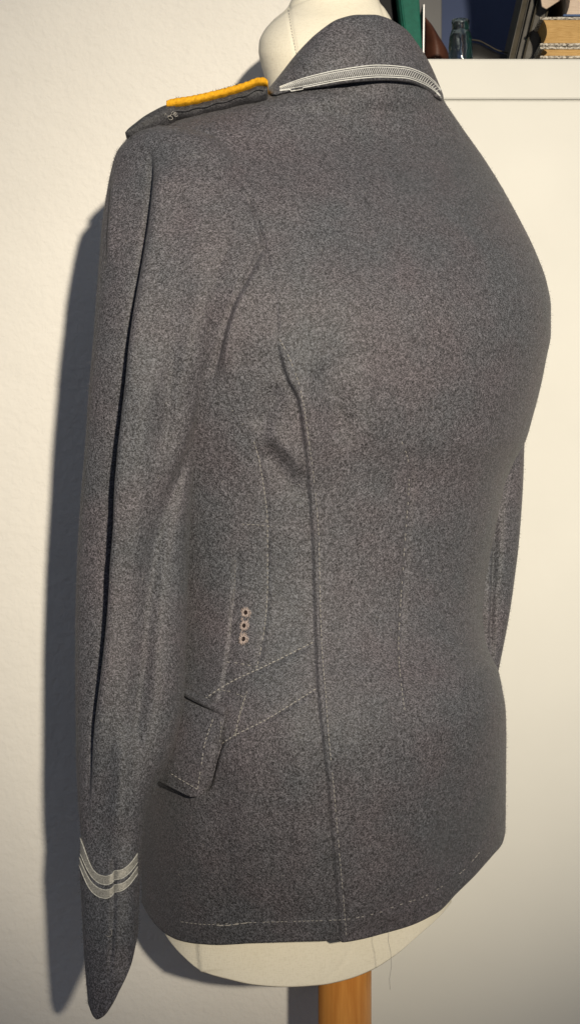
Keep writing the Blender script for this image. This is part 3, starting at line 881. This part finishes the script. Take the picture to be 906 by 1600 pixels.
# pole and base
YP = 0.205
px_c, pr = float(P(538.5, 1560, YP).x), 41.5*(YP+D)/F
g = Geo()
prof = [(0.03, pr), (0.35, pr), (float(P(0, 1512, .205).z), pr)]
g.tube([(px_c, YP, z) for z, _ in prof], [r for _, r in prof], 40); g.build('pole', M_wood, form)
g = Geo()
prof = [(0.0, 0.15), (0.018, 0.15), (0.026, 0.142), (0.032, 0.05), (0.05, 0.034), (0.06, 0.028)]
g.tube([(px_c, YP, z) for z, _ in prof], [r for _, r in prof], 40); g.build('base', M_wood, form)

# ------------------------------------------------------------------ white cabinet
kz = (YCAB + D)/F
CT = float(P(0, 91.5, YCAB).z)                          # cabinet top
GAP = float(P(0, 156.5, YCAB).z)
X0, X1 = XE + 0.006, XE + 1.15
cab = thing('white_cabinet', 'smooth white lacquered cabinet standing right of the jacket', 'cabinet', ((X0+X1)/2, YCAB + 0.2, 0))
g = Geo(); g.box((X0, YCAB + 0.0035, 0.0), (X1, YCAB + 0.42, CT - 0.018)); g.build('carcass', M_cab, cab, smooth=False, bevel=0.0015)
g = Geo(); g.box((X0, YCAB, GAP + 0.0006), (X1, YCAB + 0.42, CT)); g.build('top_panel', M_cab, cab, smooth=False, bevel=0.002)
g = Geo(); g.box((X0, YCAB + 0.0005, 0.08), (X1, YCAB + 0.003, GAP - 0.0006)); g.build('door', M_cab, cab, smooth=False, bevel=0.0015)

# ------------------------------------------------------------------ things on the cabinet
T = CT + 0.0005
def at(px, Y): return float((px-453)/F*(Y+D))
def zat(py, Y): return float(ZC - (py-800)/F*(Y+D))
M_green = plain('green_cloth', (0.010, 0.105, 0.075), 0.7, 0.25, var=0.15, scale=200, bmp=0.2, bscale=700)
M_black = plain('black_card', (0.012, 0.012, 0.014), 0.7, 0.25)
M_navy = plain('navy_card', (0.075, 0.10, 0.19), 0.8, 0.15, var=0.06, scale=8)
M_greyc = plain('grey_card', (0.20, 0.20, 0.205), 0.8, 0.15, var=0.06, scale=8)
M_brown = plain('brown_leather', (0.070, 0.026, 0.016), 0.55, 0.35, var=0.35, scale=70, bmp=0.4, bscale=350, bdist=0.001)
M_dkleather = plain('black_leather', (0.014, 0.013, 0.012), 0.42, 0.5, var=0.3, scale=60, bmp=0.3, bscale=300)
M_olive = plain('olive_cloth', (0.060, 0.053, 0.040), 0.8, 0.2, var=0.2, scale=120, bmp=0.3, bscale=600)
M_greycov = plain('worn_grey_cover', (0.105, 0.10, 0.092), 0.7, 0.25, var=0.25, scale=90)
M_steel = plain('steel_edge', (0.22, 0.22, 0.23), 0.4, 0.5, metal=0.8)
M_white_card = plain('white_card', (0.66, 0.62, 0.57), 0.7, 0.2, var=0.05)
M_blue_card = plain('blue_card', (0.07, 0.12, 0.25), 0.6, 0.3)
def pages(name, c0, c1):
    m, nt, b = nodes(name, 0.85, 0.1)
    n = noise(nt, mapped(nt, (0.06, 0.06, 1)), 1900, 3, 0.6).outputs['Fac']
    n2 = noise(nt, mapped(nt, (1, 1, .4)), 40, 3, 0.6).outputs['Fac']
    c = ramp(nt, n, [(0.35, c0), (0.65, c1)]).outputs['Color']
    c = mix(nt, 'MULTIPLY', 1, c, ramp(nt, n2, [(.3, (.84, .82, .78)), (.7, (1.05, 1.05, 1.05))]).outputs['Color'])
    nt.links.new(c, b.inputs['Base Color']); bump(nt, b, n, 0.4, 0.0006); return m
M_page = pages('yellowed_pages', (0.44, 0.27, 0.105), (0.60, 0.40, 0.175))
M_page_w = pages('pale_pages', (0.58, 0.46, 0.37), (0.70, 0.58, 0.48))
def marble():
    m, nt, b = nodes('marbled_paper', 0.75, 0.2)
    n = noise(nt, mapped(nt, (1, 1, 2.0)), 330, 3, 0.7, 1.0).outputs['Fac']
    c = ramp(nt, n, [(0.42, (0.10, 0.085, 0.07)), (0.50, (0.42, 0.38, 0.32)), (0.60, (0.66, 0.62, 0.55))]).outputs['Color']
    nt.links.new(c, b.inputs['Base Color']); return m
M_marble = marble()

YF = YCAB + 0.012
def book_stack_item(name, label, px0, wx, pyb, pyt, cov, page, ct=0.0028, spine_round=0.004, depth=0.20, inset=0.0035):
    """a closed book lying flat, its fore edge to the camera; px0 = left end"""
    z0, z1 = zat(pyb, YF), zat(pyt, YF); x0 = at(px0, YF); x1 = x0 + wx
    t = thing(name, label, 'book', ((x0+x1)/2, YF + depth/2, z0), 'books stacked on the white cabinet')
    for za, zb in ((z0, z0+ct), (z1-ct, z1)):
        g = Geo(); g.box((x0, YF, za), (x1, YF+depth, zb)); g.build('cover', cov, t, smooth=False, bevel=0.0009)
    # page block with a slightly hollowed left edge
    g = Geo(); zz = np.linspace(z0+ct, z1-ct, 9); n_ = len(zz)
    vs_ = []
    for z in zz:
        u = (z-z0-ct)/(z1-z0-2*ct)
        x = x0 + inset + 0.0035*(1 - (2*u-1)**2)
        vs_ += [(x, YF+inset*.5, z), (x1-inset, YF+inset*.5, z), (x1-inset, YF+depth-inset, z), (x, YF+depth-inset, z)]
    fs_ = [(4*i+k, 4*i+(k+1) % 4, 4*i+4+(k+1) % 4, 4*i+4+k) for i in range(n_-1) for k in range(4)] + [(0, 1, 2, 3), tuple(range(4*n_-4, 4*n_))]
    g.add(vs_, fs_); g.build('page_block', page, t, smooth=False)
    return t
book_stack_item('marbled_book', 'thin part-seen old book with marbled cover at the bottom of the stack', 843, 0.19, 91.3, 72.2, M_marble, M_page)
book_stack_item('marbled_book', 'thick old book with yellowed pages and marbled covers, second from bottom of the stack', 843, 0.19, 71.6, 26.2, M_marble, M_page)
book_stack_item('blue_edged_book', 'pale-paged book with blue cover edge on top of the marbled books', 879, 0.17, 25.4, -34, M_blue_card, M_page_w, ct=0.0022)
book_stack_item('pale_shade_book', 'unseen pale book added above the blue-edged one so the stack shades what is behind', 874, 0.18, -34.8, -120, M_greycov, M_page_w)  # added out of view so the stack is tall enough to cast shade
book_stack_item('dark_shade_book', 'unseen dark book added to heighten the stack and cast shade on the cabinet top', 872, 0.18, -121, -230, M_olive, M_page)  # second unseen book, put in for the shadow the stack throws
# folded scrap of card lying against the book
g = Geo(); y_ = YF + 0.03
g.prism([(at(846, y_), y_, zat(10, y_)), (at(853, y_), y_, zat(14, y_)), (at(880, y_), y_ + .004, zat(-4, y_)), (at(882, y_), y_, zat(-30, y_)), (at(842, y_), y_ + .006, zat(-30, y_))], (0, 0.004, 0))
set_props(g.build('paper_scrap', M_page_w, smooth=False, bevel=0.0006), 'buff folded paper sticking out left of the book stack', 'paper')

# leaning books left of the stack
def leaning(name, label, b0, b1, t0, t1, Y, depth, cov, cat='book'):
    """upright book leaning to the right: bottom edge b0-b1, top edge t0-t1 (px), bottom on the cabinet"""
    zt = zat(-70, Y)
    t = thing(name, label, cat, (at((b0+b1)/2, Y), Y + depth/2, T), 'dark books leaning against the book stack')
    def q(f0, f1, y0, y1, m, nm, bev):
        g = Geo()
        a, b = b0 + (b1-b0)*f0, b0 + (b1-b0)*f1; c, d = t0 + (t1-t0)*f0, t0 + (t1-t0)*f1
        g.prism([(at(a, Y), Y + y0, T), (at(b, Y), Y + y0, T), (at(d, Y), Y + y0, zt), (at(c, Y), Y + y0, zt)], (0, y1-y0, 0))
        g.build(nm, m, t, smooth=False, bevel=bev)
    q(0, 0.14, 0, depth, cov, 'cover', 0.0008)
    q(0.86, 1, 0, depth, cov, 'cover', 0.0008)
    q(0.145, 0.855, 0.003, depth - 0.004, M_greycov if cov is not M_greycov else M_olive, 'page_block', 0)
    return t
leaning('leaning_book', 'slim worn grey book leaning at the far left of the dark books', 789, 800, 832, 842, YF + 0.06, 0.13, M_greycov)
leaning('leaning_book', 'black book leaning between a grey and an olive one', 801, 810, 845, 853, YF + 0.055, 0.14, M_black)
leaning('leaning_book', 'thick olive cloth book leaning on the marbled book stack', 811, 833, 856, 878, YF + 0.05, 0.14, M_olive)
# green box file, black folder, steel frame
def slab(name, label, cat, b0, b1, t0, t1, Y, depth, mat, ytop=-120, group=None, extra=None):
    zt = zat(ytop, Y)
    t = thing(name, label, cat, (at((b0+b1)/2, Y), Y + depth/2, T), group)
    g = Geo(); g.prism([(at(b0, Y), Y, T), (at(b1, Y), Y, T), (at(t1, Y), Y, zt), (at(t0, Y), Y, zt)], (0, depth, 0))
    g.build('case', mat, t, smooth=False, bevel=0.0018)
    return t
gb = slab('green_box', 'upright dark green box file beside the neck of the dress form', 'box', 634, 660.5, 608, 648, YF + 0.02, 0.24, M_green)
Y = YF + 0.0185
g = Geo(); g.tube([(at(638, Y), Y, T+.004), (at(613, Y), Y, zat(-110, Y))], 0.0012, 6); g.build('spine_ridge', M_green, gb)
slab('black_folder', 'black folder standing between the dress form neck and the green box', 'folder', 560, 622, 560, 604, YF + 0.05, 0.22, M_black)
g = Geo(); Yf = YF + 0.10
g.prism([(at(659, Yf), Yf, T), (at(662.5, Yf), Yf, T), (at(664, Yf), Yf, zat(6, Yf)), (at(660, Yf), Yf, zat(6, Yf))], (0, 0.10, 0))
set_props(g.build('picture_frame', M_steel, smooth=False, bevel=0.0006), 'thin steel-edged frame standing right of the green box', 'frame')
# backdrop pieces on the cabinet
Yb = YCAB + 0.395
g = Geo(); g.box((at(604, Yb), Yb, T), (at(1010, Yb), Yb + 0.012, T + 0.34)); set_props(g.build('navy_board', M_navy, smooth=False, bevel=0.001), 'dark navy board standing at the back of the cabinet top', 'board')
Yb2 = Yb - 0.02
g = Geo(); g.box((at(640, Yb2), Yb2, T), (at(690, Yb2), Yb2 + 0.012, T + 0.30)); set_props(g.build('grey_panel', M_greyc, smooth=False, bevel=0.003), 'plain grey binder standing against the navy board', 'panel')  # plain upright slab that gives the grey strip beside the pouch
# brown leather pouch: a lumpy sagging triangle
Yp = YF + 0.16
g = Geo()
st = [(660, 14, 4), (663, 22, 12), (668, 30, 18), (675, 38, 24), (682, 52, 24), (690, 64, 20), (697, 74, 12), (701, 82, 5)]
vs_, fs_, n_ = [], [], 18
for (x, ytop, dep) in st:
    z1 = zat(ytop, Yp); z0 = T
    for k in range(n_):
        a = math.tau*k/n_
        vs_.append((at(x, Yp) + 0.001*math.sin(3*a), Yp + dep*0.001*math.cos(a)*(1.0 + 0.25*math.sin(a)), z0 + (z1-z0)*(0.5+0.5*math.sin(a))))
for i in range(len(st)-1):
    for k in range(n_): fs_.append((i*n_+k, i*n_+(k+1) % n_, (i+1)*n_+(k+1) % n_, (i+1)*n_+k))
fs_ += [tuple(range(n_)), tuple(range((len(st)-1)*n_, len(st)*n_))]
g.add(vs_, fs_); o = g.build('leather_pouch', M_brown); set_props(o, 'soft brown leather pouch slumped beside the glass bottle', 'pouch')
s_ = o.modifiers.new('s', 'SUBSURF'); s_.levels = s_.render_levels = 2
# black leather cap visor: a curved blade lying on the cabinet
Yv = YF + 0.12
g = Geo(); vs_, fs_ = [], []
top = table([(728,62),(745,64),(760,71),(775,79),(790,83),(806,85)])
xs_ = np.linspace(728, 806, 26)
for x in xs_:
    zt = zat(float(top(x)), Yv)
    for (dy, z) in ((-0.012, T), (-0.014, T + (zt-T)*0.6), (-0.004, zt), (0.012, zt - 0.001), (0.020, T + (zt-T)*.5), (0.020, T)):
        vs_.append((at(x, Yv), Yv + dy, z))
for i in range(len(xs_)-1):
    for k in range(6): fs_.append((i*6+k, i*6+(k+1) % 6, (i+1)*6+(k+1) % 6, (i+1)*6+k))
fs_ += [tuple(range(6)), tuple(range((len(xs_)-1)*6, len(xs_)*6))]
g.add(vs_, fs_); vis = g.build('leather_visor', M_dkleather); set_props(vis, 'black leather visor lying between the bottle and the leaning books', 'visor')
s_ = vis.modifiers.new('s', 'SUBSURF'); s_.levels = s_.render_levels = 1
g = Geo(); g.tube([(at(x, Yv), Yv - 0.0125, zat(float(top(x)) + 3.5, Yv)) for x in xs_], 0.0007, 6); g.build('rim_piping', M_olive, vis)
# glass bottle with moulded rings
gm, nt, b = nodes('clear_glass', 0.04, 0.5)
b.inputs['Transmission Weight'].default_value = 1.0; b.inputs['Base Color'].default_value = (0.80, 0.88, 0.92, 1); b.inputs['IOR'].default_value = 1.45
bump(nt, b, noise(nt, mapped(nt), 140, 2, 0.5).outputs['Fac'], 0.25, 0.003)
Yg = YF + 0.03
bt = thing('glass_bottle', 'small clear glass bottle with a squared neck on the cabinet', 'bottle', (at(719, Yg), Yg, T))
g = Geo(); px2m = (Yg+D)/F
prof = [(90.5, 15), (89.5, 18.5), (80, 19), (60, 18.6), (45, 17.5), (36, 15), (31, 13), (29, 14), (26, 13.2), (22, 14.2), (18, 13.6), (16.5, 12.5)]
pin = [(17, 10), (28, 10), (34, 12), (45, 15), (60, 16.2), (82, 16.5), (85, 14), (86, 1)]
g.tube([(at(719, Yg), Yg, T + (90.5-y)*px2m) for y, _ in prof + pin], [r*px2m for _, r in prof + pin], 28)
g.build('glass_body', gm, bt)
